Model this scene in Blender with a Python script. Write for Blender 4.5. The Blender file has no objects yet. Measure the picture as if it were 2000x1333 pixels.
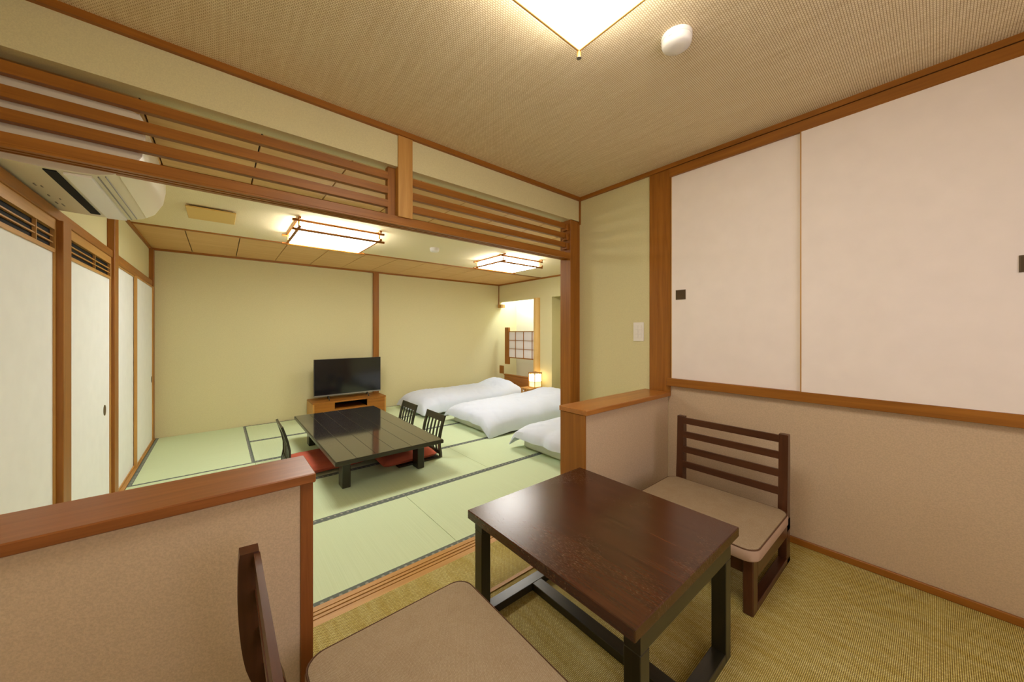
import bpy, bmesh, math, random
from mathutils import Vector, noise, Matrix
random.seed(3)
SC = bpy.context.scene
COL = SC.collection
PI = math.pi
ZT = -0.104          # tatami level
H = 2.40             # ceiling of the seating nook
HT = 2.207           # ceiling of the tatami room
XL, XR = -0.65, 2.505
YP = 2.06            # louvre partition
YF = 6.055           # far wall
XT = 4.65            # right wall of the tatami room

# ---------------------------------------------------------------- camera
cam = bpy.data.cameras.new('camera'); co = bpy.data.objects.new('camera', cam); COL.objects.link(co)
co.location = (0, 0, 1.196)
co.rotation_euler = (PI/2, 0, -math.atan(570.4/687.65))
cam.sensor_width = 36; cam.lens = 687.65/2000*36; cam.shift_y = -18.5/2000
cam.clip_start = 0.02; cam.clip_end = 60
SC.camera = co
# ---------------------------------------------------------------- world, light, exposure
SC.view_settings.view_transform = 'Standard'; SC.view_settings.look = 'None'
SC.view_settings.gamma = 1; SC.view_settings.use_curve_mapping = False
SC.view_settings.exposure = 0.22
w = bpy.data.worlds.new('world'); SC.world = w; w.use_nodes = True
w.node_tree.nodes['Background'].inputs[0].default_value = (0.75, 0.82, 1, 1)
w.node_tree.nodes['Background'].inputs[1].default_value = 0.3
SC.cycles.max_bounces = 10; SC.cycles.diffuse_bounces = 7
LAMP_E = 19.0         # tatami room lamps
NOOK_E = 12.5        # nook lamp
def area(name, loc, rot, sx, sy, power, col):
    l = bpy.data.lights.new(name, 'AREA'); l.shape = 'RECTANGLE'; l.size = sx; l.size_y = sy
    l.energy = power; l.color = col
    o = bpy.data.objects.new(name, l); COL.objects.link(o); o.location = loc; o.rotation_euler = rot
    return o
# daylight through the window behind the camera
area('window_daylight', (0.95, -1.16, 1.25), (PI/2, 0, 0), 1.9, 1.4, 14, (1.0, 0.84, 0.88))
# strip light hidden above the lintel of the alcove
area('alcove_light', (4.93, 5.42, 2.14), (0, 0, 0), 0.12, 1.0, 17, (0.88, 0.97, 1.0))

# ---------------------------------------------------------------- materials
def srgb(c):
    return tuple(((v/255)/12.92 if v/255 <= .04045 else ((v/255+.055)/1.055)**2.4) for v in c) + (1,)
def base(name, rough=.6, spec=.3):
    m = bpy.data.materials.new(name); m.use_nodes = True
    nt = m.node_tree; b = nt.nodes['Principled BSDF']
    b.inputs['Roughness'].default_value = rough; b.inputs['Specular IOR Level'].default_value = spec
    return m, nt, b
def node(nt, t, **kw):
    n = nt.nodes.new(t)
    for k, v in kw.items():
        if k in n.inputs: n.inputs[k].default_value = v
        else: setattr(n, k, v)
    return n
def ramp(nt, stops):
    r = nt.nodes.new('ShaderNodeValToRGB'); e = r.color_ramp.elements
    e[0].position, e[0].color = stops[0]; e[1].position, e[1].color = stops[1]
    for p, c in stops[2:]:
        x = e.new(p); x.color = c
    return r
def coords(nt, scale=(1, 1, 1)):
    tc = nt.nodes.new('ShaderNodeTexCoord'); mp = nt.nodes.new('ShaderNodeMapping')
    mp.inputs['Scale'].default_value = scale
    nt.links.new(tc.outputs['Object'], mp.inputs['Vector'])
    return mp.outputs['Vector']
def add_bump(nt, b, h, strength=.2, dist=.002):
    bp = nt.nodes.new('ShaderNodeBump'); bp.inputs['Strength'].default_value = strength
    bp.inputs['Distance'].default_value = dist
    nt.links.new(h, bp.inputs['Height']); nt.links.new(bp.outputs['Normal'], b.inputs['Normal'])
def plain(name, c, rough=.6, spec=.3, var=.0, metal=0, emit=None):
    m, nt, b = base(name, rough, spec); c = srgb(c)
    b.inputs['Metallic'].default_value = metal
    n = node(nt, 'ShaderNodeTexNoise', Scale=9.0, Detail=4.0)
    nt.links.new(coords(nt), n.inputs['Vector'])
    lo = tuple(v*(1-var) for v in c[:3])+(1,); hi = tuple(min(1, v*(1+var)) for v in c[:3])+(1,)
    r = ramp(nt, [(.3, lo), (.7, hi)]); nt.links.new(n.outputs['Fac'], r.inputs['Fac'])
    nt.links.new(r.outputs['Color'], b.inputs['Base Color'])
    if emit:
        b.inputs['Emission Color'].default_value = emit[0]; b.inputs['Emission Strength'].default_value = emit[1]
    return m
def wood(name, c1, c2, axis='x', rough=.42, spec=.35, scale=1.0, grain=.12):
    m, nt, b = base(name, rough, spec)
    s = {'x': (1.2, 22, 22), 'y': (22, 1.2, 22), 'z': (22, 22, 1.2)}[axis]
    v = coords(nt, tuple(k*scale for k in s))
    n = node(nt, 'ShaderNodeTexNoise', Scale=1.6, Detail=7.0, Roughness=.6, Distortion=.6)
    nt.links.new(v, n.inputs['Vector'])
    r = ramp(nt, [(.28, srgb(c1)), (.72, srgb(c2))]); nt.links.new(n.outputs['Fac'], r.inputs['Fac'])
    nt.links.new(r.outputs['Color'], b.inputs['Base Color'])
    add_bump(nt, b, n.outputs['Fac'], grain, .001)
    return m
def plaster(name, c, amp=.05, scale=260, strength=.25):
    m, nt, b = base(name, .85, .15); c = srgb(c)
    n = node(nt, 'ShaderNodeTexNoise', Scale=scale, Detail=3.0)
    nt.links.new(coords(nt), n.inputs['Vector'])
    lo = tuple(v*(1-amp) for v in c[:3])+(1,); hi = tuple(min(1, v*(1+amp)) for v in c[:3])+(1,)
    r = ramp(nt, [(.35, lo), (.65, hi)]); nt.links.new(n.outputs['Fac'], r.inputs['Fac'])
    nt.links.new(r.outputs['Color'], b.inputs['Base Color'])
    add_bump(nt, b, n.outputs['Fac'], strength, .0012)
    return m
def weave(name, ca, cb, cm, bw, bh, mortar, rough=.7, streak=None, bump=.5, swap=False, plane='xy'):
    """interlaced strands: a brick pattern of short strand ends, with slow streaks of a second tone"""
    m, nt, b = base(name, rough, .2)
    tc = nt.nodes.new('ShaderNodeTexCoord'); mp = nt.nodes.new('ShaderNodeMapping')
    if swap: mp.inputs['Rotation'].default_value = (0, 0, PI/2)
    nt.links.new(tc.outputs['Object'], mp.inputs['Vector'])
    br = nt.nodes.new('ShaderNodeTexBrick'); br.inputs['Scale'].default_value = 1
    br.inputs['Brick Width'].default_value = bw; br.inputs['Row Height'].default_value = bh
    br.inputs['Mortar Size'].default_value = mortar; br.inputs['Mortar Smooth'].default_value = .6
    br.inputs['Color1'].default_value = srgb(ca); br.inputs['Color2'].default_value = srgb(cb)
    br.inputs['Mortar'].default_value = srgb(cm)
    nt.links.new(mp.outputs['Vector'], br.inputs['Vector'])
    out = br.outputs['Color']
    if streak:
        mp2 = nt.nodes.new('ShaderNodeMapping'); mp2.inputs['Scale'].default_value = streak[1]
        nt.links.new(tc.outputs['Object'], mp2.inputs['Vector'])
        n = node(nt, 'ShaderNodeTexNoise', Scale=1.0, Detail=5.0, Roughness=.7)
        nt.links.new(mp2.outputs['Vector'], n.inputs['Vector'])
        r = ramp(nt, [(.38, (1, 1, 1, 1)), (.66, srgb(streak[0]))]); nt.links.new(n.outputs['Fac'], r.inputs['Fac'])
        mx = nt.nodes.new('ShaderNodeMix'); mx.data_type = 'RGBA'; mx.blend_type = 'MULTIPLY'
        mx.inputs['Factor'].default_value = 1
        nt.links.new(out, mx.inputs[6]); nt.links.new(r.outputs['Color'], mx.inputs[7]); out = mx.outputs[2]
    nt.links.new(out, b.inputs['Base Color'])
    inv = node(nt, 'ShaderNodeMath', operation='SUBTRACT'); inv.inputs[0].default_value = 1
    nt.links.new(br.outputs['Fac'], inv.inputs[1])
    add_bump(nt, b, inv.outputs[0], bump, .0015)
    return m
M = {}
M['plaster'] = plaster('olive_plaster', (214, 206, 162))
M['plaster_low'] = plaster('nook_plaster', (202, 179, 150), .07, 200, .5)
M['plaster_pale'] = plaster('alcove_plaster', (228, 226, 210))
M['ceil_nook'] = weave('nook_ceiling_cloth', (246, 233, 204), (238, 223, 190), (180, 156, 116), .012, .008, .0013, .85, ((244, 240, 234), (60, 4, 1)), .5)
M['ceil_tatami'] = weave('tatami_ceiling_cloth', (240, 228, 190), (244, 232, 196), (216, 198, 150), .012, .008, .001, .85, None, .4)
M['ceil_board'] = wood('ceiling_board', (210, 168, 112), (224, 186, 130), 'x', .6, .2, .6, .05)
for a in 'xyz':
    M['wood_'+a] = wood('cedar_'+a, (134, 82, 22), (166, 106, 36), a)
    M['light_'+a] = wood('light_cedar_'+a, (178, 128, 62), (202, 154, 84), a)
    M['dark_'+a] = wood('walnut_stain_'+a, (66, 36, 20), (90, 52, 30), a, .3, .5, 1, .06)
    M['green_'+a] = wood('black_lacquer_'+a, (36, 34, 24), (52, 48, 34), a, .28, .5)
M['cap'] = wood('cap_rail_wood', (160, 100, 40), (184, 122, 56), 'x', .3, .45)
M['redcap'] = wood('worn_red_cedar', (128, 74, 30), (156, 94, 46), 'x', .35, .4, 1.6)  # left cap and end board: red light falling there is put into the colour
M['redcap_z'] = wood('worn_red_lit_cedar_z', (128, 74, 30), (156, 94, 46), 'z', .35, .4, 1.6)
M['groove'] = plain('dark_groove', (40, 20, 8), .8)
M['white'] = plain('white_fusuma_paper', (238, 241, 238), .75, .15, .02)
M['closet'] = plain('cream_closet_paper', (243, 233, 227), .7, .15, .02)
M['black'] = plain('black_gap', (8, 8, 8), .8)
M['plastic'] = plain('white_plastic', (236, 232, 226), .35, .4)
M['acbody'] = plain('ivory_plastic', (222, 212, 190), .4, .4)
M['acface'] = plain('ac_front_plastic', (232, 226, 208), .25, .5)
M['grey'] = plain('grey_plastic', (120, 115, 105), .4, .4)
M['tin'] = plain('bronze_pull', (96, 80, 56), .5, .4, .1, .2)
M['recess'] = plain('recess_brown', (84, 68, 44), .6, .3, .15)
M['brass'] = plain('brass', (226, 180, 90), .3, .5, 0, 1)
M['seat'] = weave('brown_seat_fabric', (180, 162, 134), (168, 148, 118), (140, 118, 90), .0040, .0032, .0006, .85, ((246, 243, 240), (14, 14, 14)), .3)
M['seatside'] = plain('seat_side_fabric', (188, 160, 138), .85, .1, .06)
M['piping'] = plain('seat_piping', (92, 62, 40), .7)
M['red'] = plain('red_cushion', (194, 98, 76), .8, .15, .08)
M['linen'] = plain('white_linen', (214, 222, 240), .8, .15, .01)
M['mattress'] = plain('mattress_cover', (226, 228, 220), .85, .1, .02)
M['tvframe'] = plain('tv_frame', (58, 56, 54), .35, .5, 0, .3)
M['silver'] = plain('silver_plastic', (150, 148, 142), .3, .5, 0, .5)
M['shoji'] = plain('shoji_paper', (232, 228, 232), .8, .1)
M['pine_z'] = wood('pale_log', (214, 172, 100), (232, 194, 128), 'z')
M['vent'] = plain('beech_vent', (224, 188, 112), .5)

def lamp_mat(name, col, e):
    m, nt, b = base(name, .5); b.inputs['Base Color'].default_value = (.9, .9, .88, 1)
    b.inputs['Emission Color'].default_value = col; b.inputs['Emission Strength'].default_value = e
    return m
M['lamp_t'] = lamp_mat('lit_acrylic', (1.0, .98, .93, 1), LAMP_E)
M['lamp_n'] = lamp_mat('lit_nook_acrylic', (1.0, .95, .86, 1), NOOK_E)
M['lamp_p'] = lamp_mat('lit_paper', (1.0, .78, .42, 1), 5)
M['lamp_g'] = lamp_mat('lantern_base_glow', (1.0, .66, .18, 1), 1.4)  # emission standing for the yellow light in the lantern's open bottom

# glossy lacquer with grain rubs for the nook table
def tabletop_mat():
    m, nt, b = base('worn_walnut_top', .3, .55)
    v = coords(nt, (34, 2, 20))
    n = node(nt, 'ShaderNodeTexNoise', Scale=1.5, Detail=8.0, Roughness=.7); nt.links.new(v, n.inputs['Vector'])
    r = ramp(nt, [(.3, srgb((48, 24, 12))), (.7, srgb((82, 44, 22)))]); nt.links.new(n.outputs['Fac'], r.inputs['Fac'])
    # worn scratches in the middle of the top
    n2 = node(nt, 'ShaderNodeTexNoise', Scale=4.0, Detail=8.0, Roughness=.8)
    nt.links.new(coords(nt, (95, 14, 20)), n2.inputs['Vector'])
    r2 = ramp(nt, [(.54, (0, 0, 0, 1)), (.66, (1, 1, 1, 1))]); nt.links.new(n2.outputs['Fac'], r2.inputs['Fac'])
    n3 = node(nt, 'ShaderNodeTexNoise', Scale=3.2, Detail=2.0); nt.links.new(coords(nt), n3.inputs['Vector'])
    r3 = ramp(nt, [(.42, (0, 0, 0, 1)), (.62, (.75, .75, .75, 1))]); nt.links.new(n3.outputs['Fac'], r3.inputs['Fac'])
    mu = node(nt, 'ShaderNodeMath', operation='MULTIPLY')
    nt.links.new(r2.outputs['Color'], mu.inputs[0]); nt.links.new(r3.outputs['Color'], mu.inputs[1])
    mx = nt.nodes.new('ShaderNodeMix'); mx.data_type = 'RGBA'
    nt.links.new(mu.outputs[0], mx.inputs['Factor']); nt.links.new(r.outputs['Color'], mx.inputs[6])
    mx.inputs[7].default_value = srgb((128, 108, 58)); nt.links.new(mx.outputs[2], b.inputs['Base Color'])
    ro = node(nt, 'ShaderNodeMath', operation='MULTIPLY_ADD'); ro.inputs[1].default_value = .3; ro.inputs[2].default_value = .24
    nt.links.new(mu.outputs[0], ro.inputs[0]); nt.links.new(ro.outputs[0], b.inputs['Roughness'])
    add_bump(nt, b, n.outputs['Fac'], .08, .001)
    return m
M['top'] = tabletop_mat()
def lacquer_mat():
    m, nt, b = base('glossy_black_lacquer', .09, .8)
    b.inputs['Coat Weight'].default_value = .6; b.inputs['Coat Roughness'].default_value = .06
    n = node(nt, 'ShaderNodeTexNoise', Scale=2.0, Detail=6.0); nt.links.new(coords(nt, (3, 40, 3)), n.inputs['Vector'])
    r = ramp(nt, [(.3, srgb((26, 24, 26))), (.7, srgb((52, 48, 46)))]); nt.links.new(n.outputs['Fac'], r.inputs['Fac'])
    nt.links.new(r.outputs['Color'], b.inputs['Base Color']); return m
M['lacquer'] = lacquer_mat()
def screen_mat():
    m, nt, b = base('tv_glass', .12, .6); b.inputs['Base Color'].default_value = (.008, .008, .01, 1)
    return m
M['screen'] = screen_mat()
def tatami_mat(name, axis):
    m, nt, b = base(name, .6, .25)
    s = (1.0, 260, 1) if axis == 'x' else (260, 1.0, 1)
    n = node(nt, 'ShaderNodeTexNoise', Scale=1.3, Detail=3.0); nt.links.new(coords(nt, s), n.inputs['Vector'])
    r = ramp(nt, [(.3, srgb((202, 219, 178))), (.7, srgb((211, 227, 189)))]); nt.links.new(n.outputs['Fac'], r.inputs['Fac'])
    nt.links.new(r.outputs['Color'], b.inputs['Base Color']); add_bump(nt, b, n.outputs['Fac'], .3, .001)
    return m
M['tatami_x'] = tatami_mat('tatami_rush_x', 'y'); M['tatami_y'] = tatami_mat('tatami_rush_y', 'x')
def border_mat():
    m, nt, b = base('tatami_border_cloth', .8, .1)
    vo = nt.nodes.new('ShaderNodeTexVoronoi'); vo.voronoi_dimensions = '2D'; vo.inputs['Scale'].default_value = 24; vo.inputs['Randomness'].default_value = 0
    nt.links.new(coords(nt), vo.inputs['Vector'])
    r = ramp(nt, [(.16, srgb((158, 158, 146))), (.24, srgb((108, 116, 110)))]); nt.links.new(vo.outputs['Distance'], r.inputs['Fac'])
    nt.links.new(r.outputs['Color'], b.inputs['Base Color']); return m
M['border'] = border_mat()
M['wicker'] = weave('wicker_floor', (230, 220, 148), (208, 194, 116), (120, 94, 44), .0085, .0052, .0010, .6, ((238, 228, 190), (26, 3, 1)), .8, swap=False)

# ---------------------------------------------------------------- mesh helpers
class MB:
    def __init__(s): s.bm = bmesh.new()
    def box(s, x0, x1, y0, y1, z0, z1, bev=0, seg=1):
        m = Matrix.Translation(((x0+x1)/2, (y0+y1)/2, (z0+z1)/2)) @ Matrix.Diagonal((abs(x1-x0), abs(y1-y0), abs(z1-z0), 1))
        r = bmesh.ops.create_cube(s.bm, size=1, matrix=m)
        if bev:
            es = list({e for v in r['verts'] for e in v.link_edges})
            bmesh.ops.bevel(s.bm, geom=es, offset=bev, segments=seg, affect='EDGES', profile=.5)
        return s
    def cyl(s, p, q, r0, r1=None, n=20):
        p, q = Vector(p), Vector(q); d = q-p
        m = Matrix.Translation((p+q)/2) @ d.to_track_quat('Z', 'Y').to_matrix().to_4x4()
        bmesh.ops.create_cone(s.bm, cap_ends=True, segments=n, radius1=r0, radius2=r0 if r1 is None else r1, depth=d.length, matrix=m)
        return s
    def prism(s, pts, axis, a, b):
        """closed 2-D outline extruded along an axis; pts are the other two coordinates in xyz order"""
        def mk(p, t):
            return {'x': (t, p[0], p[1]), 'y': (p[0], t, p[1]), 'z': (p[0], p[1], t)}[axis]
        A = [s.bm.verts.new(mk(p, a)) for p in pts]; B = [s.bm.verts.new(mk(p, b)) for p in pts]
        n = len(pts)
        s.bm.faces.new(A); s.bm.faces.new(B[::-1])
        for i in range(n): s.bm.faces.new((A[i], B[i], B[(i+1) % n], A[(i+1) % n]))
        return s
    def sweep(s, path, w, tt, axis='y'):
        """bar of width w (along axis y) and thickness t following a path of (x, z) points"""
        rings = []
        for i, (x, z) in enumerate(path):
            a = Vector(path[max(i-1, 0)]); b = Vector(path[min(i+1, len(path)-1)]); d = (b-a).normalized()
            nx, nz = -d.y, d.x; t = tt[i] if isinstance(tt, list) else tt
            rings.append([s.bm.verts.new((x+k*nx*t/2, w[0] if j == 0 else w[1], z+k*nz*t/2)) for j, k in ((0, -1), (1, -1), (1, 1), (0, 1))])
        for a, b in zip(rings, rings[1:]):
            for i in range(4): s.bm.faces.new((a[i], a[(i+1) % 4], b[(i+1) % 4], b[i]))
        s.bm.faces.new(rings[0][::-1]); s.bm.faces.new(rings[-1]); return s
    def build(s, name, mat, parent=None, smooth=False, shift=True):
        bmesh.ops.recalc_face_normals(s.bm, faces=s.bm.faces)
        if parent is not None and shift:
            loc = Vector((0, 0, 0)); p = parent
            while p: loc += p.location; p = p.parent
            bmesh.ops.translate(s.bm, verts=s.bm.verts, vec=-loc)
        me = bpy.data.meshes.new(name); s.bm.to_mesh(me); s.bm.free()
        me.materials.append(mat)
        o = bpy.data.objects.new(name, me); COL.objects.link(o)
        if parent is not None: o.parent = parent
        if smooth:
            for p in me.polygons: p.use_smooth = True
            try: me.set_sharp_from_angle(angle=math.radians(38))
            except Exception: pass
        return o
def tag(o, label, cat, group=None):
    o['label'] = label; o['category'] = cat
    if group: o['group'] = group
    return o
def thing(name, loc, label, cat, group=None, rz=0):
    o = bpy.data.objects.new(name, None); COL.objects.link(o); o.location = loc; o.rotation_euler = (0, 0, rz)
    o.empty_display_size = .05
    return tag(o, label, cat, group)
def struct(o, label=None):
    o['kind'] = 'structure'
    if label: o['label'] = label
    return o
def sbox(name, x0, x1, y0, y1, z0, z1, mat, parent=None, bev=0):
    o = MB().box(x0, x1, y0, y1, z0, z1, bev).build(name, M[mat], parent)
    if parent is None: o['kind'] = 'structure'
    return o

# ---------------------------------------------------------------- the setting: nook
YB = -1.05
struct(sbox('floor', XL-.1, XR+.1, YB-.05, 1.605, -.15, 0, 'wicker'), 'woven straw-coloured wicker floor of the seating nook')
# floor joint strip between the two half walls
sbox('trim_1', .225, 1.555, 1.300, 1.318, 0, .004, 'light_x')['label'] = 'thin floor strip between the two half walls'
struct(sbox('ceiling', XL-.1, XR+.1, YB-.05, YP+.09, H, H+.08, 'ceil_nook'), 'beige woven cloth ceiling over the seating nook')
# walls of the nook
o = MB().box(XR, XR+.1, YB, YP+.1, -.15, H).build('wall_right', M['plaster']); struct(o, 'plain olive beige wall beside and below the closet doors')
sbox('wall_right_lower', XR-.002, XR, YB, 1.24, 0, .81, 'plaster_low')['label'] = 'beige wall under the closet behind the low chair'
struct(sbox('wall_left', XL-.1, XL, YB, YF, -.15, H, 'plaster'))
# rear wall with window
rw = MB(); rw.box(XL-.1, 0.0, YB-.1, YB, -.1, H); rw.box(1.9, XR+.1, YB-.1, YB, -.1, H)
rw.box(0, 1.9, YB-.1, YB, -.1, .55); rw.box(0, 1.9, YB-.1, YB, 1.95, H)
struct(rw.build('wall_rear', M['plaster']))
wf = MB()
for x0, x1, z0, z1 in ((0, 1.9, .55, .59), (0, 1.9, 1.91, 1.95), (0, .04, .55, 1.95), (1.86, 1.9, .55, 1.95), (.93, .97, .55, 1.95)):
    wf.box(x0, x1, YB-.07, YB-.02, z0, z1)
struct(wf.build('window_1', M['wood_x']), 'wooden window frame behind the seats')
# upper partition wall
struct(sbox('wall_partition', XL, XR, YP, YP+.09, 2.184, H, 'plaster'), 'strip of plaster wall above the louvred transom')
struct(sbox('wall_partition_right', XR+.1, XT+.8, YP+.0, YP+.1, ZT-.05, H, 'plaster'))
# ceiling trims
sbox('trim_2', XL, XR, YP-.022, YP, H-.030, H, 'wood_x')
sbox('trim_3', XR-.022, XR, YB, YP-.022, H-.030, H, 'wood_y')
sbox('baseboard_right', XR-.016, XR-.002, YB, 1.235, 0, .036, 'wood_y', bev=.003)['label'] = 'thin reddish wooden baseboard on the right wall'
sbox('trim_4', XR-.012, XR, YP-.012, YP, 2.16, H-.03, 'wood_z')
# columns
sbox('trim_5', XR-.010, XR+.02, 1.222, 1.384, .74, H-.030, 'wood_z', bev=.002)['label'] = 'broad wooden column between olive wall and closet'
o = sbox('trim_6', .819, .909, YP-.012, YP+.06, 1.885, H-.030, 'light_z', bev=.002); o['label'] = 'short wooden post dividing the louvred transom'
o = sbox('trim_7', 2.378, XR, YP, YP+.12, ZT, 2.19, 'wood_z', bev=.002); o['label'] = 'tall wooden jamb at the right end of the opening'
# kamoi (head beam) with two grooves under it
km = bpy.data.objects.new('trim_8', None); COL.objects.link(km); km.location = (0, YP, 1.839); km['kind'] = 'structure'; km['label'] = 'long grooved head beam under the louvres'
MB().box(XL, 2.378, YP, YP+.09, 1.847, 1.889, .001).build('beam', M['wood_x'], km)
g = MB()
for y0, y1 in ((0, .022), (.034, .050), (.062, .09)): g.box(XL, 2.378, YP+y0, YP+y1, 1.838, 1.8465)
g.build('groove_rails', M['wood_x'], km)
# louvres
lv = bpy.data.objects.new('trim_9', None); COL.objects.link(lv); lv.location = (0.8, YP+.03, 1.9); lv['kind'] = 'structure'; lv['label'] = 'open transom of horizontal wooden louvre slats'
for x0, x1 in ((XL, .775), (.909, 2.378)):
    for z0, z1 in ((2.108, 2.152), (2.022, 2.066), (1.941, 1.985)):
        MB().box(x0, x1, YP+.032, YP+.064, z0, z1, .0015).build('slat', M['wood_x'], lv)
MB().box(.772, .819, YP+.034, YP+.075, 1.889, 2.19, .001).build('end_block', M['wood_z'], lv)
for z0 in (2.09, 2.005, 1.925):
    MB().box(2.35, 2.378, YP+.02, YP+.075, z0, z0+.055, .002).build('end_block', M['wood_z'], lv)
# floor sill of the opening
sl = bpy.data.objects.new('trim_10', None); COL.objects.link(sl); sl.location = (1, 1.74, ZT); sl['kind'] = 'structure'; sl['label'] = 'grooved wooden threshold between wicker floor and tatami'
MB().box(XL, XR+.0, 1.606, 1.870, ZT-.05, ZT-.006).build('sill_base', M['groove'], sl)
for y0, y1 in ((1.606, 1.782), (1.788, 1.806), (1.814, 1.832), (1.838, 1.870)):
    MB().box(XL, XR, y0, y1, ZT-.006, ZT+.002, .0008).build('sill_rail', M['light_x'], sl)

# half walls
def half_wall(name, x0, x1, label, left):
    r = bpy.data.objects.new(name, None); COL.objects.link(r); r.location = ((x0+x1)/2, 1.32, 0); r['kind'] = 'structure'; r['label'] = label
    MB().box(x0 if left else x0+.012, x1-.035 if left else x1, 1.242, 1.410, 0, .731).build('plaster_body', M['plaster_low'], r)
    cx0, cx1 = (x0, x1+.004) if left else (x0-.004, x1)
    MB().box(cx0, cx1, 1.222, 1.425, .731, .76, .003).build('cap_rail', M['redcap' if left else 'cap'], r)
    if left: MB().box(x1-.035, x1-.0005, 1.238, 1.412, 0, .7305, .002).build('end_board', M['redcap_z'], r)
    else: MB().box(x0, x0+.012, 1.236, 1.412, 0, .7305, .002).build('end_board', M['wood_z'], r)
half_wall('wall_divider_left', XL, .224, 'low plastered half wall with red-lit worn cap at left', True)
half_wall('wall_divider_right', 1.547, XR-.002, 'low plastered half wall with orange wooden end by the column', False)

# ---------------------------------------------------------------- closet on the right wall
sbox('trim_11', XR-.030, XR, YB, 1.222, 2.303, 2.362, 'wood_y', bev=.002)['label'] = 'wooden head beam above the closet doors'
sbox('trim_12', XR-.036, XR, YB, 1.24, .808, .862, 'wood_y', bev=.002)['label'] = 'wooden sill beam under the closet doors'
def closet_door(name, x, y0, y1, z0, z1, hy, hz, label):
    r = bpy.data.objects.new(name, None); COL.objects.link(r); r.location = (x, (y0+y1)/2, z0); r['kind'] = 'structure'; r['label'] = label
    MB().box(x-.012, x, y0, y1, z0, z1, .001).build('panel', M['closet'], r)
    for a, b in ((y0-.0005, y0+.005), (y1-.005, y1+.0005)):
        MB().box(x-.014, x-.002, a, b, z0, z1).build('edge_strip', M['light_z'], r)
    h = MB()
    for a, b, c, d in ((hy-.034, hy+.034, hz-.034, hz-.029), (hy-.034, hy+.034, hz+.029, hz+.034), (hy-.034, hy-.029, hz-.029, hz+.029), (hy+.029, hy+.034, hz-.029, hz+.029)):
        h.box(x-.0155, x-.011, a, b, c, d)
    hf = h.build('handle', M['tin'], r)
    MB().box(x-.0135, x-.0115, hy-.029, hy+.029, hz-.029, hz+.029).build('handle_recess', M['recess'], hf)
closet_door('door_1', XR-.001, .470, 1.216, .862, 2.303, 1.147, 1.455, 'left cream closet door with a dark square pull near the column')
closet_door('door_2', XR-.0165, -.62, .482, .862, 2.303, -.246, 1.468, 'right wide cream closet door with a dark square pull at far right')
closet_door('door_3', XR-.001, -1.04, -.60, .862, 2.303, -.95, 1.46, 'rear cream closet door behind the viewer')
# switch plate
t = thing('light_switch', (XR-.004, 1.476, 1.12), 'white rocker switch plate on the olive wall left of the column', 'switch')
MB().box(XR-.009, XR-.0005, 1.432, 1.519, 1.121, 1.267, .002).build('plate', M['plastic'], t)
for i in range(3):
    for j in range(2):
        MB().box(XR-.013, XR-.009, 1.447+j*.030, 1.474+j*.030, 1.145+i*.034, 1.175+i*.034, .001).build('rocker', M['plastic'], t)

# ---------------------------------------------------------------- the setting: tatami room
def mats():
    fl = bpy.data.objects.new('floor_tatami', None); COL.objects.link(fl); fl.location = (2, 4, ZT); fl['kind'] = 'structure'; fl['label'] = 'pale green tatami mat floor with dark cloth borders'
    MB().box(XL, XT+.6, 1.60, YF+.1, ZT-.12, ZT-.0505).build('floor_base', M['groove'], fl)
    rows = [(1.870, 2.700), (2.700, 3.510), (3.510, 4.335), (4.335, 5.165), (5.165, 6.050)]
    cuts = [[-.60, 1.13, 2.79, 4.65], [-.60, .29, 1.97, 3.62, 4.65], [-.60, .27, 1.93, 3.58, 4.65], [.27, 1.93, 3.58, 4.65], [.27, 1.10, 2.76, 4.65]]
    def mat(x0, x1, y0, y1, along):
        g = .0012
        a = MB().box(x0+g, x1-g, y0+g, y1-g, ZT-.05, ZT, .001).build('tatami_mat', M['tatami_'+along], fl)
        if along == 'x':
            for q in ((y0+g, y0+.028), (y1-.028, y1-g)): MB().box(x0+g, x1-g, q[0], q[1], ZT, ZT+.0012).build('mat_border', M['border'], a)
        else:
            for q in ((x0+g, x0+.028), (x1-.028, x1-g)): MB().box(q[0], q[1], y0+g, y1-g, ZT, ZT+.0012).build('mat_border', M['border'], a)
    for (y0, y1), c in zip(rows, cuts):
        for a, b in zip(c, c[1:]): mat(a, b, y0, y1, 'x')
    mat(-.60, .27, 4.335, 6.050, 'y')
mats()
struct(sbox('wall_far', XL-.1, XT+.8, YF, YF+.1, ZT-.05, HT+.1, 'plaster'), 'wide olive beige far wall of the tatami room')
sbox('trim_13', 1.978, 2.070, YF-.035, YF, ZT, HT-.02, 'wood_z', bev=.003)['label'] = 'wooden post on the far wall behind the television'
sbox('trim_14', XL, XT, YF-.022, YF, HT-.026, HT, 'wood_x')
sbox('trim_15', XL, XL+.022, YP+.09, YF-.022, HT-.026, HT, 'wood_y')
sbox('trim_16', XT-.022, XT, YP+.1, YF-.022, HT-.026, HT, 'wood_y')
# ceiling with board strips
ct = bpy.data.objects.new('ceiling_tatami', None); COL.objects.link(ct); ct.location = (2, 4, HT); ct['kind'] = 'structure'; ct['label'] = 'tatami room ceiling of cloth field and tan boards'
MB().box(XL-.1, XT+.8, YP+.09, YF+.1, HT+.02, HT+.06).build('ceiling_base', M['groove'], ct)
MB().box(XL, XT, 3.03, 4.72, HT, HT+.02).build('cloth_field', M['ceil_tatami'], ct)
xs = [-.65] + [-.27+.437*k for k in range(12)]
xs = [x for x in xs if x < XT-.05] + [XT]
for y0, y1 in ((YP+.09, 3.0), (4.75, YF)):
    for a, b in zip(xs, xs[1:]):
        MB().box(a+.004, b-.004, y0, y1, HT, HT+.02, .001).build('ceiling_board', M['ceil_board'], ct)
for y0 in (3.0, 4.72): MB().box(XL+.022, XT-.022, y0, y0+.03, HT-.012, HT+.015).build('ceiling_batten', M['wood_x'], ct)
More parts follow.
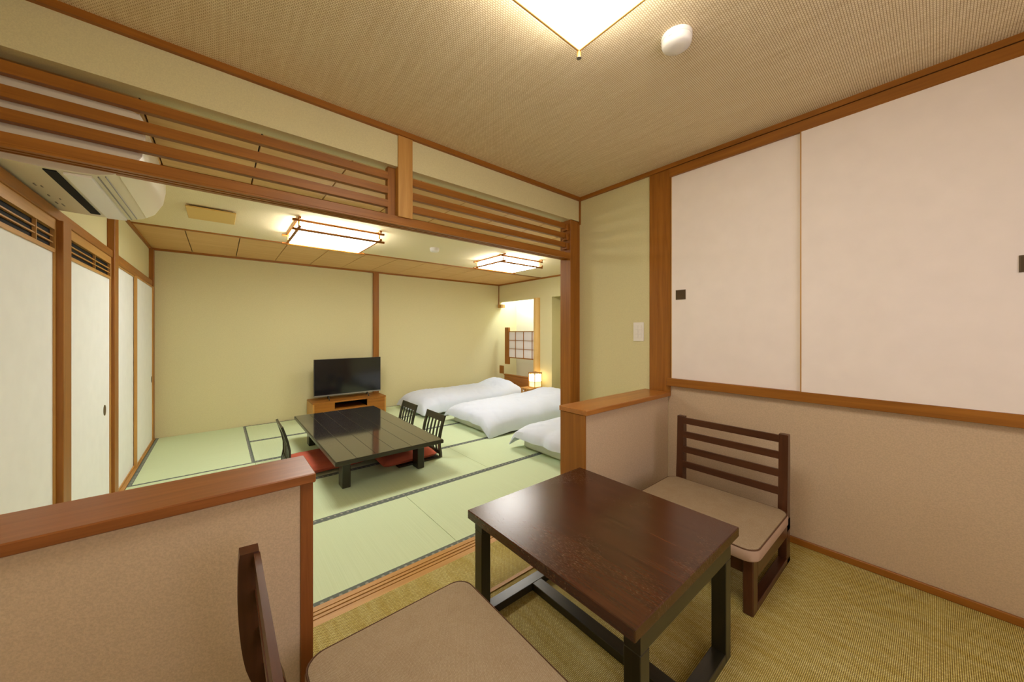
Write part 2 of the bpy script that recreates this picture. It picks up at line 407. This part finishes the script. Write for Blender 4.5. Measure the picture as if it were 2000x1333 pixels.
# left wall: nageshi rail, posts, sliding doors
sbox('trim_17', XL, XL+.030, YP+.09, YF-.03, 1.752, 1.805, 'wood_y', bev=.002)['label'] = 'horizontal rail above the sliding doors at left'
sbox('trim_18', XL, XL+.045, 2.80, 2.925, ZT, 1.752, 'wood_z', bev=.002)['label'] = 'brown post between the two louvred sliding doors'
sbox('trim_19', XL, XL+.040, 3.955, 4.085, ZT, HT-.026, 'wood_z', bev=.002)['label'] = 'full height post on the left wall'
sbox('trim_20', XL, XL+.040, 5.965, YF, ZT, HT-.026, 'wood_z', bev=.002)['label'] = 'corner post at the far left'
sbox('trim_21', XL, XL+.048, 1.88, YF, ZT-.05, ZT+.004, 'light_y')['label'] = 'wooden floor track along the left sliding doors'
sbox('trim_22', XL, XL+.028, 3.99, 5.965, 1.728, 1.752, 'wood_y')
def fusuma(name, x, y0, y1, z1, louvre, hy, label, fw=.014):
    r = bpy.data.objects.new(name, None); COL.objects.link(r); r.location = (x, (y0+y1)/2, ZT); r['kind'] = 'structure'; r['label'] = label
    z0 = ZT+.005; zt = 1.600 if louvre else z1
    MB().box(x, x+.012, y0+fw, y1-fw, z0+.015, zt-.012).build('paper_panel', M['white'], r)
    for a, b in ((y0, y0+fw), (y1-fw, y1)): MB().box(x, x+.02, a, b, z0, z1, .001).build('stile', M['light_z'], r)
    MB().box(x, x+.02, y0+fw, y1-fw, z0, z0+.015).build('rail', M['light_y'], r)
    MB().box(x, x+.02, y0+fw, y1-fw, zt-.012, zt+(.006 if louvre else 0)).build('rail', M['light_y'], r)
    if louvre:
        MB().box(x, x+.02, y0+fw, y1-fw, 1.700, z1).build('rail', M['light_y'], r)
        MB().box(x, x+.003, y0+fw, y1-fw, 1.606, 1.700).build('dark_slot', M['black'], r)
        for z in (1.634, 1.664): MB().box(x+.004, x+.014, y0+fw, y1-fw, z, z+.006).build('vent_bar', M['light_y'], r)
        ym = (y0+y1)/2+.1; MB().box(x+.004, x+.016, ym-.004, ym+.004, 1.606, 1.700).build('vent_bar', M['light_z'], r)
    if hy:
        o = MB(); o.cyl((x+.0115, hy, .632), (x+.015, hy, .632), .03, n=24)
        for v in o.bm.verts: v.co.z = .632 + (v.co.z-.632)*1.25
        o.build('handle', M['tin'], r, True)
fusuma('door_4', XL+.002, 2.14, 2.80, 1.752, True, None, 'white sliding door with louvred top at the picture edge')
fusuma('door_5', XL+.002, 2.925, 3.955, 1.752, True, 3.80, 'white sliding door with louvred top and dark oval pull')
fusuma('door_6', XL+.002, 4.085, 4.93, 1.728, False, None, 'narrow white sliding door right of the full height post', .02)
fusuma('door_7', XL+.018, 4.88, 5.965, 1.728, False, 5.90, 'white sliding door beside the far corner', .034)

# right wall with alcove
struct(MB().box(XT, XT+.08, YP+.1, YF, 1.83, HT+.05).build('wall_tatami_right', M['plaster']), 'plaster lintel above the alcove')
struct(MB().box(XT, XT+.6, 4.47, 4.775, ZT-.05, 1.83).build('wall_alcove_pier', M['plaster']), 'plaster pier between alcove and side recess')
struct(MB().box(XT+.5, XT+.6, 4.775, YF, ZT-.05, HT+.05).build('wall_alcove_back', M['plaster_pale']), 'pale lit back wall of the alcove')
struct(MB().box(XT+.24, XT+.6, YP+.1, 4.47, ZT-.05, HT+.05).build('wall_side_recess', M['plaster']), 'recessed plaster wall right of the pier')
struct(MB().box(XT+.08, XT+.6, 4.47, 4.775, 1.83, HT+.05).build('wall_alcove_side', M['plaster']))
sbox('trim_23', XT-.012, XT+.006, YF-.016, YF-.002, 1.72, HT-.026, 'wood_z')
sbox('trim_24', XT-.035, XT+.075, YF-.125, YF-.018, 1.705, 1.775, 'light_z', bev=.003)['label'] = 'small wooden bracket block in the alcove corner'
sbox('trim_25', XT+.02, XT+.5, 4.775, YF, ZT-.05, ZT+.12, 'wood_y', bev=.004)['label'] = 'raised wooden base board of the alcove'
# log post
lg = MB(); prev = None; N = 20
rings = []
for i in range(15):
    z = ZT + (1.834-ZT)*i/14
    ring = []
    for k in range(N):
        a = 2*PI*k/N; r = .078 + .007*noise.noise(Vector((math.cos(a)*1.5, math.sin(a)*1.5, z*3))) - .010*i/14
        ring.append(lg.bm.verts.new((4.645+math.cos(a)*r, 4.848+math.sin(a)*r, z)))
    rings.append(ring)
for a, b in zip(rings, rings[1:]):
    for k in range(N): lg.bm.faces.new((a[k], a[(k+1) % N], b[(k+1) % N], b[k]))
lg.bm.faces.new(rings[-1]); lg.bm.faces.new(rings[0][::-1])
struct(lg.build('trim_26', M['pine_z'], None, True), 'round polished log post of the alcove')

# shoji screen in the alcove
t = thing('shoji_screen', (4.67, 5.36, .654), 'small shoji screen of square paper panes hung in the lit alcove', 'screen')
MB().box(4.650, 4.700, 5.728, 5.848, .51, 1.283, .003).build('side_post', M['wood_z'], t)
for z0 in (.645, 1.186): MB().box(4.660, 4.690, 4.90, 5.728, z0, z0+.018).build('rail', M['wood_y'], t)
ys = [4.93, 5.018, 5.268, 5.518, 5.728]; zs = [.663, .838, 1.012, 1.186]
for i in range(4):
    for j in range(3):
        MB().box(4.674, 4.678, ys[i]+.005, ys[i+1]-.005, zs[j]+.004, zs[j+1]-.004).build('pane', M['shoji'], t)
for y in ys[1:4]: MB().box(4.664, 4.684, y-.006, y+.006, .663, 1.186).build('bar', M['wood_z'], t)
for z in zs[1:3]: MB().box(4.666, 4.682, 4.93, 5.728, z-.005, z+.005).build('bar', M['wood_y'], t)
tag(MB().box(XT-.02, XT-.004, YF-.19, YF-.05, .30, .47, .003).build('outlet_plate', M['wood_z']), 'small brown wooden outlet plate low beside the alcove', 'outlet')
t = thing('headboard', (4.56, 5.4, ZT), 'low brown wooden headboard behind the far bed', 'headboard')
MB().box(4.535, 4.575, 4.98, 5.72, ZT, .30, .006).build('board', M['wood_y'], t)
MB().box(4.525, 4.585, 4.97, 5.73, .30, .322, .004).build('rail', M['wood_y'], t)

# ---------------------------------------------------------------- ceiling things
def square_lamp(cx, cy, sx, sy, zc, zb, mat, label, light_rods=True):
    t = thing('ceiling_light', (cx, cy, zb), label, 'ceiling light')
    x0, x1, y0, y1 = cx-sx/2, cx+sx/2, cy-sy/2, cy+sy/2
    MB().box(x0+.03, x1-.03, y0+.03, y1-.03, zc-.02, zc-.0005).build('mount', M['plastic'], t)
    MB().box(x0+.012, x1-.012, y0+.012, y1-.012, zb, zc-.02, .004).build('diffuser', M[mat], t)
    e = .05
    for z in (zb-.002, zc-.028):
        for y in (y0, y1): MB().cyl((x0-e, y, z), (x1+e, y, z), .012, n=12).build('rod', M['wood_x'], t, True)
        for x in (x0, x1): MB().cyl((x, y0-e, z+.012), (x, y1+e, z+.012), .012, n=12).build('rod', M['wood_y'], t, True)
    for x in (x0, x1):
        for y in (y0, y1): MB().cyl((x, y, zb-.012), (x, y, zc-.01), .007, n=10).build('corner_pin', M['brass'], t, True)
    for d in (-.05, 0, .05):
        for y in (y0+.009, y1-.009): MB().box(cx+d-.002, cx+d+.002, y-.002, y+.002, zb, zc-.03).build('lattice_bar', M['wood_z'], t)
        for x in (x0+.009, x1-.009): MB().box(x-.002, x+.002, cy+d-.002, cy+d+.002, zb, zc-.03).build('lattice_bar', M['wood_z'], t)
    return t
square_lamp(.885, 3.915, .70, .66, HT, 2.10, 'lamp_t', 'square wood-framed ceiling light above the black low table')
square_lamp(3.14, 3.87, .66, .60, HT, 2.10, 'lamp_t', 'square wood-framed ceiling light above the white beds')
# nook lamp: only its far corner is in the picture
t = thing('ceiling_light', (.80, .61, 2.30), 'large glowing square ceiling light of the nook, cut by the picture top', 'ceiling light')
MB().box(.55, 1.05, .36, .86, 2.38, 2.3995).build('mount', M['plastic'], t)
MB().box(.513, 1.085, .323, .895, 2.30, 2.38, .004).build('diffuser', M['lamp_n'], t)
for y in (.320, .898): MB().cyl((.51, y, 2.302), (1.088, y, 2.302), .004, n=10).build('rod', M['light_x'], t, True)
for x in (.510, 1.088): MB().cyl((x, .32, 2.302), (x, .898, 2.302), .004, n=10).build('rod', M['light_y'], t, True)
for x in (.510, 1.090):
    for y in (.320, .900):
        k = MB().cyl((x, y, 2.276), (x, y, 2.38), .0085, .007, n=18).build('corner_pin', M['light_z'], t, True)
        MB().cyl((x, y, 2.274), (x, y, 2.2765), .0095, n=18).build('pin_cap', M['grey'], k, True)
# smoke detectors
def detector(x, y, z, r, label, grp=None):
    t = thing('smoke_detector', (x, y, z-.045), label, 'smoke detector')
    b = MB(); b.cyl((x, y, z-.018), (x, y, z-.0005), r, n=40); b.build('base', M['plastic'], t, True)
    b = MB(); prof = [(r*.97, z-.018), (r*.97, z-.030), (r*.93, z-.038), (r*.78, z-.045), (r*.4, z-.0485), (.0001, z-.049)]
    rs = [[b.bm.verts.new((x+math.cos(2*PI*k/40)*q, y+math.sin(2*PI*k/40)*q, zz)) for k in range(40)] for q, zz in prof]
    for a, c in zip(rs, rs[1:]):
        for k in range(40): b.bm.faces.new((a[k], a[(k+1) % 40], c[(k+1) % 40], c[k]))
    b.bm.faces.new(rs[0][::-1]); b.bm.faces.new(rs[-1])
    b.build('cover', M['plastic'], t, True)
    MB().box(x-r*1.06, x-r*.8, y-.008, y+.008, z-.028, z-.010, .003).build('tab', M['plastic'], t)
detector(1.432, .676, H, .058, 'round white smoke detector on the nook ceiling right of the light')
detector(2.00, 3.88, HT, .055, 'small round white smoke detector between the two tatami room lights')
# vent
t = thing('ceiling_vent', (-.05, 3.95, HT-.03), 'rectangular pale beech vent cover on the tatami room ceiling', 'vent')
MB().box(-.19, .085, 3.80, 4.10, HT-.014, HT-.0005).build('frame', M['groove'], t)
MB().box(-.21, .105, 3.76, 4.14, HT-.026, HT-.014, .002).build('cover', M['vent'], t)

# air conditioner
t = thing('air_conditioner', (XL, 2.49, 1.81), 'ivory wall air conditioner seen from below behind the louvres', 'air conditioner')
P = [(0, 1.818), (.13, 1.812), (.17, 1.812), (.27, 1.818), (.315, 1.832), (.36, 1.868), (.392, 1.93), (.402, 2.0), (.40, 2.075), (.385, 2.105), (.35, 2.118), (0, 2.118)]
P = [(XL+.001+a, b) for a, b in P]
MB().prism(P, 'y', 2.13, 2.864).build('housing', M['acbody'], t, True)
MB().box(XL+.135, XL+.168, 2.15, 2.80, 1.8075, 1.8125).build('air_slot', M['black'], t)
MB().prism([(XL+.185, 1.804), (XL+.255, 1.806), (XL+.258, 1.8165), (XL+.185, 1.812)], 'y', 2.15, 2.845).build('air_flap', M['plastic'], t)
q = [(XL+a, b) for a, b in ((.330, 1.839), (.363, 1.864), (.397, 1.929), (.408, 2.0), (.406, 2.077), (.39, 2.109), (.384, 2.104), (.399, 2.074), (.401, 2.0), (.391, 1.93), (.36, 1.868), (.330, 1.8435))]
MB().prism(q, 'y', 2.135, 2.858).build('front_panel', M['acface'], t, True)
for a in (.272, .292): MB().box(XL+a, XL+a+.003, 2.15, 2.85, 1.8135+(a-.27)*.35, 1.8215+(a-.27)*.35).build('seam', M['grey'], t)
b = MB()
for x, y, l in ((.05, 2.40, .03), (.065, 2.42, .02), (.05, 2.56, .022), (.075, 2.60, .015), (.045, 2.68, .03), (.06, 2.70, .04)): b.box(XL+x, XL+x+.004, y, y+l, 1.8125, 1.8155)
pm = b.build('printed_marks', M['grey'], t); pm['kind'] = 'stuff'

# ---------------------------------------------------------------- nook furniture
def nook_chair(name, cx, cy, flip, lean, label, back_in=0):
    t = thing(name, (cx, cy, 0), label, 'chair', 'low wooden chairs at the nook table', PI if flip else 0)
    k = dict(parent=t, shift=False)
    hw = .285
    for s in (-1, 1):
        y0, y1 = sorted((s*hw, s*(hw-.04)))
        b = MB(); b.box(.175, .235, y0, y1, 0, .235, .004); b.build('front_leg', M['dark_z'], **k)
        b = MB(); b.box(-.345, -.285, y0, y1, 0, .235, .004); b.build('rear_leg', M['dark_z'], **k)
        MB().box(-.285, .175, y0, y1, .145, .235, .003).build('side_rail', M['dark_x'], **k)
        MB().box(-.345, .175, y0, y1, 0, .030, .003).build('runner', M['dark_x'], **k)
        path = [(-.318, .17), (-.311-.02*lean, .294), (-.311-.052*lean, .387), (-.312-.066*lean, .50), (-.313-.069*lean, .61), (-.314-.066*lean, .66)]
        tk = [.058, .054, .050, .046, .040, .038]
        P3 = [Vector((p[0], p[1], t_)) for p, t_ in zip(path, tk)]; fine = []
        for i in range(len(P3)-1):
            a0, a1, a2, a3 = P3[max(i-1, 0)], P3[i], P3[i+1], P3[min(i+2, len(P3)-1)]
            for u in (0, .25, .5, .75):
                fine.append(.5*((2*a1)+(a2-a0)*u+(2*a0-5*a1+4*a2-a3)*u*u+(3*a1-a0-3*a2+a3)*u**3))
        fine.append(P3[-1])
        b = MB(); b.sweep([(f.x, f.y) for f in fine], (y0, y1), [f.z for f in fine]); b.build('back_post', M['dark_z'], smooth=True, **k)
    PX = [(.294, -.311-.02*lean, .054), (.387, -.311-.052*lean, .050), (.50, -.312-.066*lean, .046), (.61, -.313-.069*lean, .040), (.70, -.314-.066*lean, .038)]
    def front(z):
        for (za, xa, ta), (zb, xb, tb) in zip(PX, PX[1:]):
            if z <= zb:
                f = (z-za)/(zb-za); return xa+(xb-xa)*f + (ta+(tb-ta)*f)/2
    for z in (.636, .550, .458, .366):
        MB().sweep([(front(z-.019)-.004, z-.019), (front(z+.019)-.004, z+.019)], (-hw+.038, hw-.038), .013).build('back_rail', M['dark_y'], **k)
    for x0 in (-.30, .185): MB().box(x0, x0+.03, -hw+.04, hw-.04, .16, .232).build('cross_rail', M['dark_y'], **k)
    MB().box(-.285, .20, -hw+.04, hw-.04, .215, .236).build('seat_board', M['dark_x'], **k)
    # cushion: rounded slab
    def rr(x0, x1, y0, y1, r, n=7):
        pts = []
        for (cx_, cy_, a0) in ((x1-r, y1-r, 0), (x0+r, y1-r, 90), (x0+r, y0+r, 180), (x1-r, y0+r, 270)):
            for i in range(n+1):
                a = math.radians(a0+90*i/n); pts.append((cx_+r*math.cos(a), cy_+r*math.sin(a)))
        return pts
    b = MB(); out = rr(-.262, .262, -.305, .305, .055)
    levels = [(.985, .2365), (1, .243), (1, .276), (.992, .284)]
    rs = [[b.bm.verts.new((x*f, y*f, z)) for x, y in out] for f, z in levels]
    n = len(out)
    for a, c in zip(rs, rs[1:]):
        for i in range(n): b.bm.faces.new((a[i], a[(i+1) % n], c[(i+1) % n], c[i]))
    b.bm.faces.new(rs[0][::-1]); b.bm.faces.new(rs[-1])
    cu = b.build('cushion', M['seatside'], smooth=True, **k)
    b = MB(); rs = []
    for f, z in ((.985, .283), (.975, .289), (.90, .2925), (.6, .296), (.2, .2975)): rs.append([b.bm.verts.new((x*f, y*f, z)) for x, y in out])
    for a, c in zip(rs, rs[1:]):
        for i in range(n): b.bm.faces.new((a[i], a[(i+1) % n], c[(i+1) % n], c[i]))
    b.bm.faces.new(rs[-1]); b.bm.faces.new(rs[0][::-1])
    b.build('cushion_top', M['seat'], cu, True, False)
    b = MB(); rs = []
    for i in range(n):
        x, y = out[i]; c = Vector((x*.988, y*.988, .286)); d = Vector((x, y, 0)).normalized()
        rs.append([b.bm.verts.new(c + d*math.cos(2*PI*j/6)*.003 + Vector((0, 0, math.sin(2*PI*j/6)*.003))) for j in range(6)])
    for i in range(n):
        a, c = rs[i], rs[(i+1) % n]
        for j in range(6): b.bm.faces.new((a[j], a[(j+1) % 6], c[(j+1) % 6], c[j]))
    b.build('piping', M['piping'], cu, True, False)
    return t
nook_chair('low_chair', .435, .815, False, 1.0, 'brown cushioned low chair in the foreground, seen over its curved backrest')
nook_chair('low_chair', 1.945, .772, True, .15, 'brown cushioned low chair with open slatted back beside the right wall')

t = thing('low_table', (1.16, .86, 0), 'dark walnut low table with worn glossy top between the two low chairs', 'table')
MB().box(.797, 1.523, .480, 1.252, .414, .45, .0025).build('tabletop', M['top'], t)
for y0, y1 in ((.482, .532), (1.19, 1.24)):
    for x0 in (.826, 1.398): MB().box(x0, x0+.045, y0, y1, 0, .3645, .002).build('leg', M['green_z'], t)
    MB().box(.826, 1.443, y0, y1, .365, .414, .001).build('apron', M['green_x'], t)
    MB().box(.871, 1.398, y0, y1, 0, .034, .002).build('floor_rail', M['green_x'], t)
MB().box(1.11, 1.165, .532, 1.19, 0, .034, .002).build('stretcher', M['green_y'], t)
MB().box(.88, 1.39, .532, 1.19, .395, .4135).build('under_frame', M['dark_y'], t)

# ---------------------------------------------------------------- tatami room furniture
# television stand and set
t = thing('tv_stand', (1.5, 5.76, ZT), 'low cherry wood television stand with an open slot, against the far wall', 'tv stand')
x0, x1, y0, y1, zz = 1.000, 2.030, 5.58, 6.005, .182
MB().box(x0, x1, y0, y1, zz-.02, zz, .002).build('top_board', M['wood_x'], t)
MB().box(x0, x0+.02, y0, y1, ZT+.0, zz-.02).build('side_panel', M['light_z'], t)
MB().box(x1-.02, x1, y0, y1, ZT+.0, zz-.02).build('side_panel', M['light_z'], t)
MB().box(x0+.02, x1-.02, y1-.01, y1, ZT+.03, zz-.02).build('back_panel', M['black'], t)
MB().box(x0+.02, x1-.02, y0+.01, y1-.01, ZT+.03, ZT+.05).build('bottom_board', M['wood_x'], t)
for a, b in ((x0+.021, 1.285), (1.742, x1-.021)): MB().box(a, b, y0, y0+.018, ZT+.05, zz-.021, .001).build('front_panel', M['wood_x'], t)
MB().box(1.287, 1.740, y0, y0+.018, ZT+.05, .062, .001).build('drawer_front', M['wood_x'], t)
MB().box(1.287, 1.740, y0+.018, y1-.02, .055, .064).build('shelf', M['wood_x'], t)
t = thing('television', (1.52, 5.755, .182), 'flat black television standing switched off on the cherry wood stand', 'television')
MB().box(1.046, 2.002, 5.745, 5.785, .243, .786, .003).build('housing', M['tvframe'], t)
MB().box(1.053, 1.995, 5.7425, 5.746, .262, .780).build('screen', M['screen'], t)
MB().box(1.046, 2.002, 5.741, 5.746, .241, .258, .001).build('lower_bezel', M['silver'], t)
for x in (1.24, 1.80):
    b = MB()
    b.cyl((x, 5.765, .25), (x-.01, 5.665, .192), .008, n=8); b.cyl((x, 5.765, .25), (x+.01, 5.865, .192), .008, n=8)
    b.build('foot', M['tvframe'], t, True)

# black low table
t = thing('low_table', (1.137, 3.885, ZT), 'glossy black lacquered low table with grooved top on the tatami', 'table')
tx0, tx1, ty0, ty1 = .675, 1.60, 2.92, 4.85
MB().box(tx0, tx1, ty0, ty1, .160, .1915, .004).build('tabletop', M['green_x'], t)
for i in range(6):
    a = tx0+.006+(tx1-tx0-.012)*i/6; b_ = tx0+.006+(tx1-tx0-.012)*(i+1)/6
    MB().box(a+.0012, b_-.0012, ty0+.006, ty1-.006, .1915, .196, .0006).build('top_plank', M['lacquer'], t)
ap = MB()
for a in (tx0+.10, tx1-.13): MB().box(a, a+.03, ty0+.23, ty1-.23, .11, .16).build('apron', M['green_y'], t)
for a in (ty0+.20, ty1-.23): MB().box(tx0+.16, tx1-.16, a, a+.03, .11, .16).build('apron', M['green_x'], t)
for x in (tx0+.10, tx1-.165):
    for y in (ty0+.20, ty1-.32): MB().box(x, x+.065, y, y+.12, ZT+.0015, .16, .004).build('leg', M['green_z'], t)

def zaisu(cx, cy, flip, label):
    t = thing('legless_chair', (cx, cy, ZT+.0015), label, 'floor chair', 'legless chairs around the black table', PI if flip else 0)
    k = dict(parent=t, shift=False)
    hw = .20
    prof = [(-.02, .004), (-.018, .05), (-.005, .12), (-.006, .20), (-.022, .28), (-.045, .36), (-.066, .425)]
    for s in (-1, 1):
        w = sorted((s*hw, s*(hw-.032))); MB().sweep(prof, w, .02).build('back_post', M['green_z'], **k)
    for i in range(4):
        y = -.108+.072*i; MB().sweep(prof[1:], (y-.010, y+.010), .010).build('back_slat', M['green_z'], **k)
    MB().sweep(prof[5:], (-hw+.028, hw-.028), .016).build('top_rail', M['green_y'], **k)
    MB().sweep([(-.02, .03), (-.014, .07)], (-hw+.028, hw-.028), .014).build('lower_rail', M['green_y'], **k)
    MB().box(-.012, .43, -.2, .2, 0, .014, .004).build('seat_board', M['green_x'], **k)
    return t
zaisu(.50, 4.00, False, 'dark slatted legless chair on the left side of the black table')
zaisu(1.735, 3.455, True, 'nearer of two slatted legless chairs right of the black table')
zaisu(1.735, 4.13, True, 'farther of two slatted legless chairs right of the black table')
def pad(name, cx, cy, sx, sy, z, h, mat, label, cat, group, seed=0):
    N = 26; b = MB(); top, bot = [], []
    for i in range(N+1):
        ra, rb = [], []
        for j in range(N+1):
            u, v = -1+2*i/N, -1+2*j/N
            f = max(0, (1-abs(u)**4)*(1-abs(v)**4))**.45
            pin = 1-.05*(1-abs(u*v)) * 1.0
            x, y = cx+u*sx/2*(pin), cy+v*sy/2*(pin)
            nn = noise.noise(Vector((x*9, y*9, seed)))*.006*f
            ra.append(b.bm.verts.new((x, y, z+h*.38+h*.62*f*(1-.25*(1-u*u)*(1-v*v)) + nn))); rb.append(b.bm.verts.new((x, y, z+h*.38*(1-f)**2)))
        top.append(ra); bot.append(rb)
    for i in range(N):
        for j in range(N):
            b.bm.faces.new((top[i][j], top[i+1][j], top[i+1][j+1], top[i][j+1]))
            b.bm.faces.new((bot[i][j], bot[i][j+1], bot[i+1][j+1], bot[i+1][j]))
    bd = [(i, 0) for i in range(N)]+[(N, j) for j in range(N)]+[(i, N) for i in range(N, 0, -1)]+[(0, j) for j in range(N, 0, -1)]
    for (i, j), (k, l) in zip(bd, bd[1:]+bd[:1]):
        b.bm.faces.new((bot[i][j], bot[k][l], top[k][l], top[i][j]))
    return tag(b.build(name, M[mat], None, True), label, cat, group)
G = 'red cushions on the legless chairs'
pad('floor_cushion', .80, 3.83, .60, .58, ZT+.017, .095, 'red', 'red square cushion at the left side of the black table', 'cushion', G, 1)
pad('floor_cushion', 1.44, 3.535, .56, .54, ZT+.017, .095, 'red', 'red square cushion on the nearer right legless chair', 'cushion', G, 2)
pad('floor_cushion', 1.44, 4.15, .56, .54, ZT+.017, .095, 'red', 'red square cushion on the farther right legless chair', 'cushion', G, 3)

# beds
def mattress(x0, x1, y0, y1, h, label):
    return tag(MB().box(x0, x1, y0, y1, ZT+.0015, ZT+h, .03, 4).build('mattress', M['mattress'], None, True), label, 'mattress', 'mattresses on the tatami')
def duvet(x0, x1, y0, y1, zt, edge, label, seed, head=.0, droop=(), on=None):
    """soft quilt: domed body, sides falling to edge heights, wrinkled"""
    NX, NY = 96, 60; b = MB(); top, bot = [], []
    for i in range(NX+1):
        ra, rb = [], []
        for j in range(NY+1):
            u, v = -1+2*i/NX, -1+2*j/NY
            ex = (1-abs(u)**7); ey = (1-abs(v)**5)
            f = max(0, ex*ey)**.40
            t_ = (u+1)/2
            w = noise.noise(Vector((u*2.2, v*2.2, seed)))
            x = (x0+x1)/2+u*(x1-x0)/2 + .03*noise.noise(Vector((v*3, seed, 1)))*(1 if u < 0 else 0)*abs(u)
            y = (y0+y1)/2+v*(y1-y0)/2 + .03*noise.noise(Vector((u*3.5, seed, 2)))*abs(v)
            ze = edge[0] if u < 0 else edge[1]
            ea = abs(u)**6; eb = abs(v)**6
            zl = (edge[0]*max(0, -u)**4 + edge[1]*(1-max(0, -u)**4)) if True else ze
            for (du, dv, dz, rad) in droop:
                d = ((u-du)**2+(v-dv)**2)**.5
                if d < rad: zl += dz*(1-d/rad)**1.5
            wr = .010*w + .010*noise.noise(Vector((x*7+y*2, y*8, seed+3))) + .009*abs(noise.noise(Vector((x*13, y*8, seed+7))))
            hd = head*math.exp(-((t_-.86)/.10)**2)*(1-abs(v)**2.5)
            dome = .035*(1-v*v)
            zz = zl + (zt+dome+hd-zl)*f + wr*(f+.35)
            ra.append(b.bm.verts.new((x, y, zz)))
            zb = max(ZT+.004, zz-.022-.02*f)
            if on[0]-.04 < x < on[1]+.04 and on[2]-.04 < y < on[3]+.04:
                zb = on[4]+.003; 
                if zz < zb+.02: ra[-1].co.z = zb+.02
            rb.append(b.bm.verts.new((x, y, zb)))
        top.append(ra); bot.append(rb)
    for i in range(NX):
        for j in range(NY):
            b.bm.faces.new((top[i][j], top[i+1][j], top[i+1][j+1], top[i][j+1]))
            b.bm.faces.new((bot[i][j], bot[i][j+1], bot[i+1][j+1], bot[i+1][j]))
    bd = [(i, 0) for i in range(NX)]+[(NX, j) for j in range(NY)]+[(i, NY) for i in range(NX, 0, -1)]+[(0, j) for j in range(NY, 0, -1)]
    for (i, j), (k, l) in zip(bd, bd[1:]+bd[:1]):
        b.bm.faces.new((bot[i][j], bot[k][l], top[k][l], top[i][j]))
    return tag(b.build('duvet', M['linen'], None, True), label, 'duvet', 'white duvets on the beds')
B1 = (2.66, 4.45, 4.98, 5.82, .13); B2 = (2.605, 4.50, 3.56, 4.47, .14); B3 = (2.62, 4.50, 2.26, 2.96, .145)
mattress(*B1, 'pale mattress of the farthest bed, along the far wall')
mattress(*B2, 'pale mattress of the middle bed, showing under its duvet')
mattress(*B3, 'pale mattress of the nearest bed, beside the half wall')
tp = lambda B: B[:4]+(ZT+B[4],)
duvet(2.34, 4.46, 4.86, 5.92, .170, (-.04, -.02), 'white duvet over the farthest bed, along the far wall', 11, .10, (), tp(B1))
duvet(2.50, 4.52, 3.45, 4.58, .165, (.035, -.06), 'white duvet over the middle bed, its corner drooping onto the tatami', 23, .08, ((-1, -1, -.12, .38), (-1, 1, -.06, .22)), tp(B2))
duvet(2.49, 4.52, 2.19, 3.04, .150, (.055, -.05), 'white duvet over the nearest bed, cut by the half wall', 37, .05, ((-1, 1, -.10, .22),), tp(B3))

# bedside stool and lantern
t = thing('bedside_stool', (4.40, 4.64, ZT), 'small wooden bedside stool between the farthest and middle beds', 'stool')
MB().box(4.20, 4.52, 4.58, 4.83, .165, .183, .002).build('top', M['light_y'], t)
for x in (4.21, 4.495):
    for y in (4.59, 4.805): MB().box(x, x+.015, y, y+.015, ZT+.0015, .165).build('leg', M['light_z'], t)
for y in (4.59, 4.805): MB().box(4.225, 4.495, y, y+.015, .09, .105).build('rail', M['light_x'], t)
for i in range(4): MB().box(4.212, 4.222, 4.63+i*.05, 4.640+i*.05, .105, .165).build('spindle', M['light_z'], t)
MB().box(4.21, 4.222, 4.605, 4.805, .09, .105).build('rail', M['light_y'], t)
t = thing('table_lantern', (4.42, 4.66, .183), 'glowing square paper lantern on the bedside stool', 'lamp')
lx0, lx1, ly0, ly1 = 4.335, 4.515, 4.590, 4.755
MB().box(lx0+.008, lx1-.008, ly0+.008, ly1-.008, .290, .425).build('paper_shade', M['lamp_p'], t)
MB().box(lx0+.012, lx1-.012, ly0+.012, ly1-.012, .195, .285).build('open_base_glow', M['lamp_g'], t)  # lantern is open here; glowing box added for the light inside
for x in (lx0, lx1-.010):
    for y in (ly0, ly1-.010): MB().box(x, x+.010, y, y+.010, .183, .455).build('post', M['light_z'], t)
for z in (.185, .283, .425, .445):
    for y in (ly0, ly1-.008): MB().box(lx0, lx1, y, y+.008, z, z+.008).build('rail', M['light_x'], t)
    for x in (lx0, lx1-.008): MB().box(x, x+.008, ly0, ly1, z, z+.008).build('rail', M['light_y'], t)
MB().box(lx0, lx1, ly0, ly1, .437, .443).build('cover', M['light_y'], t)
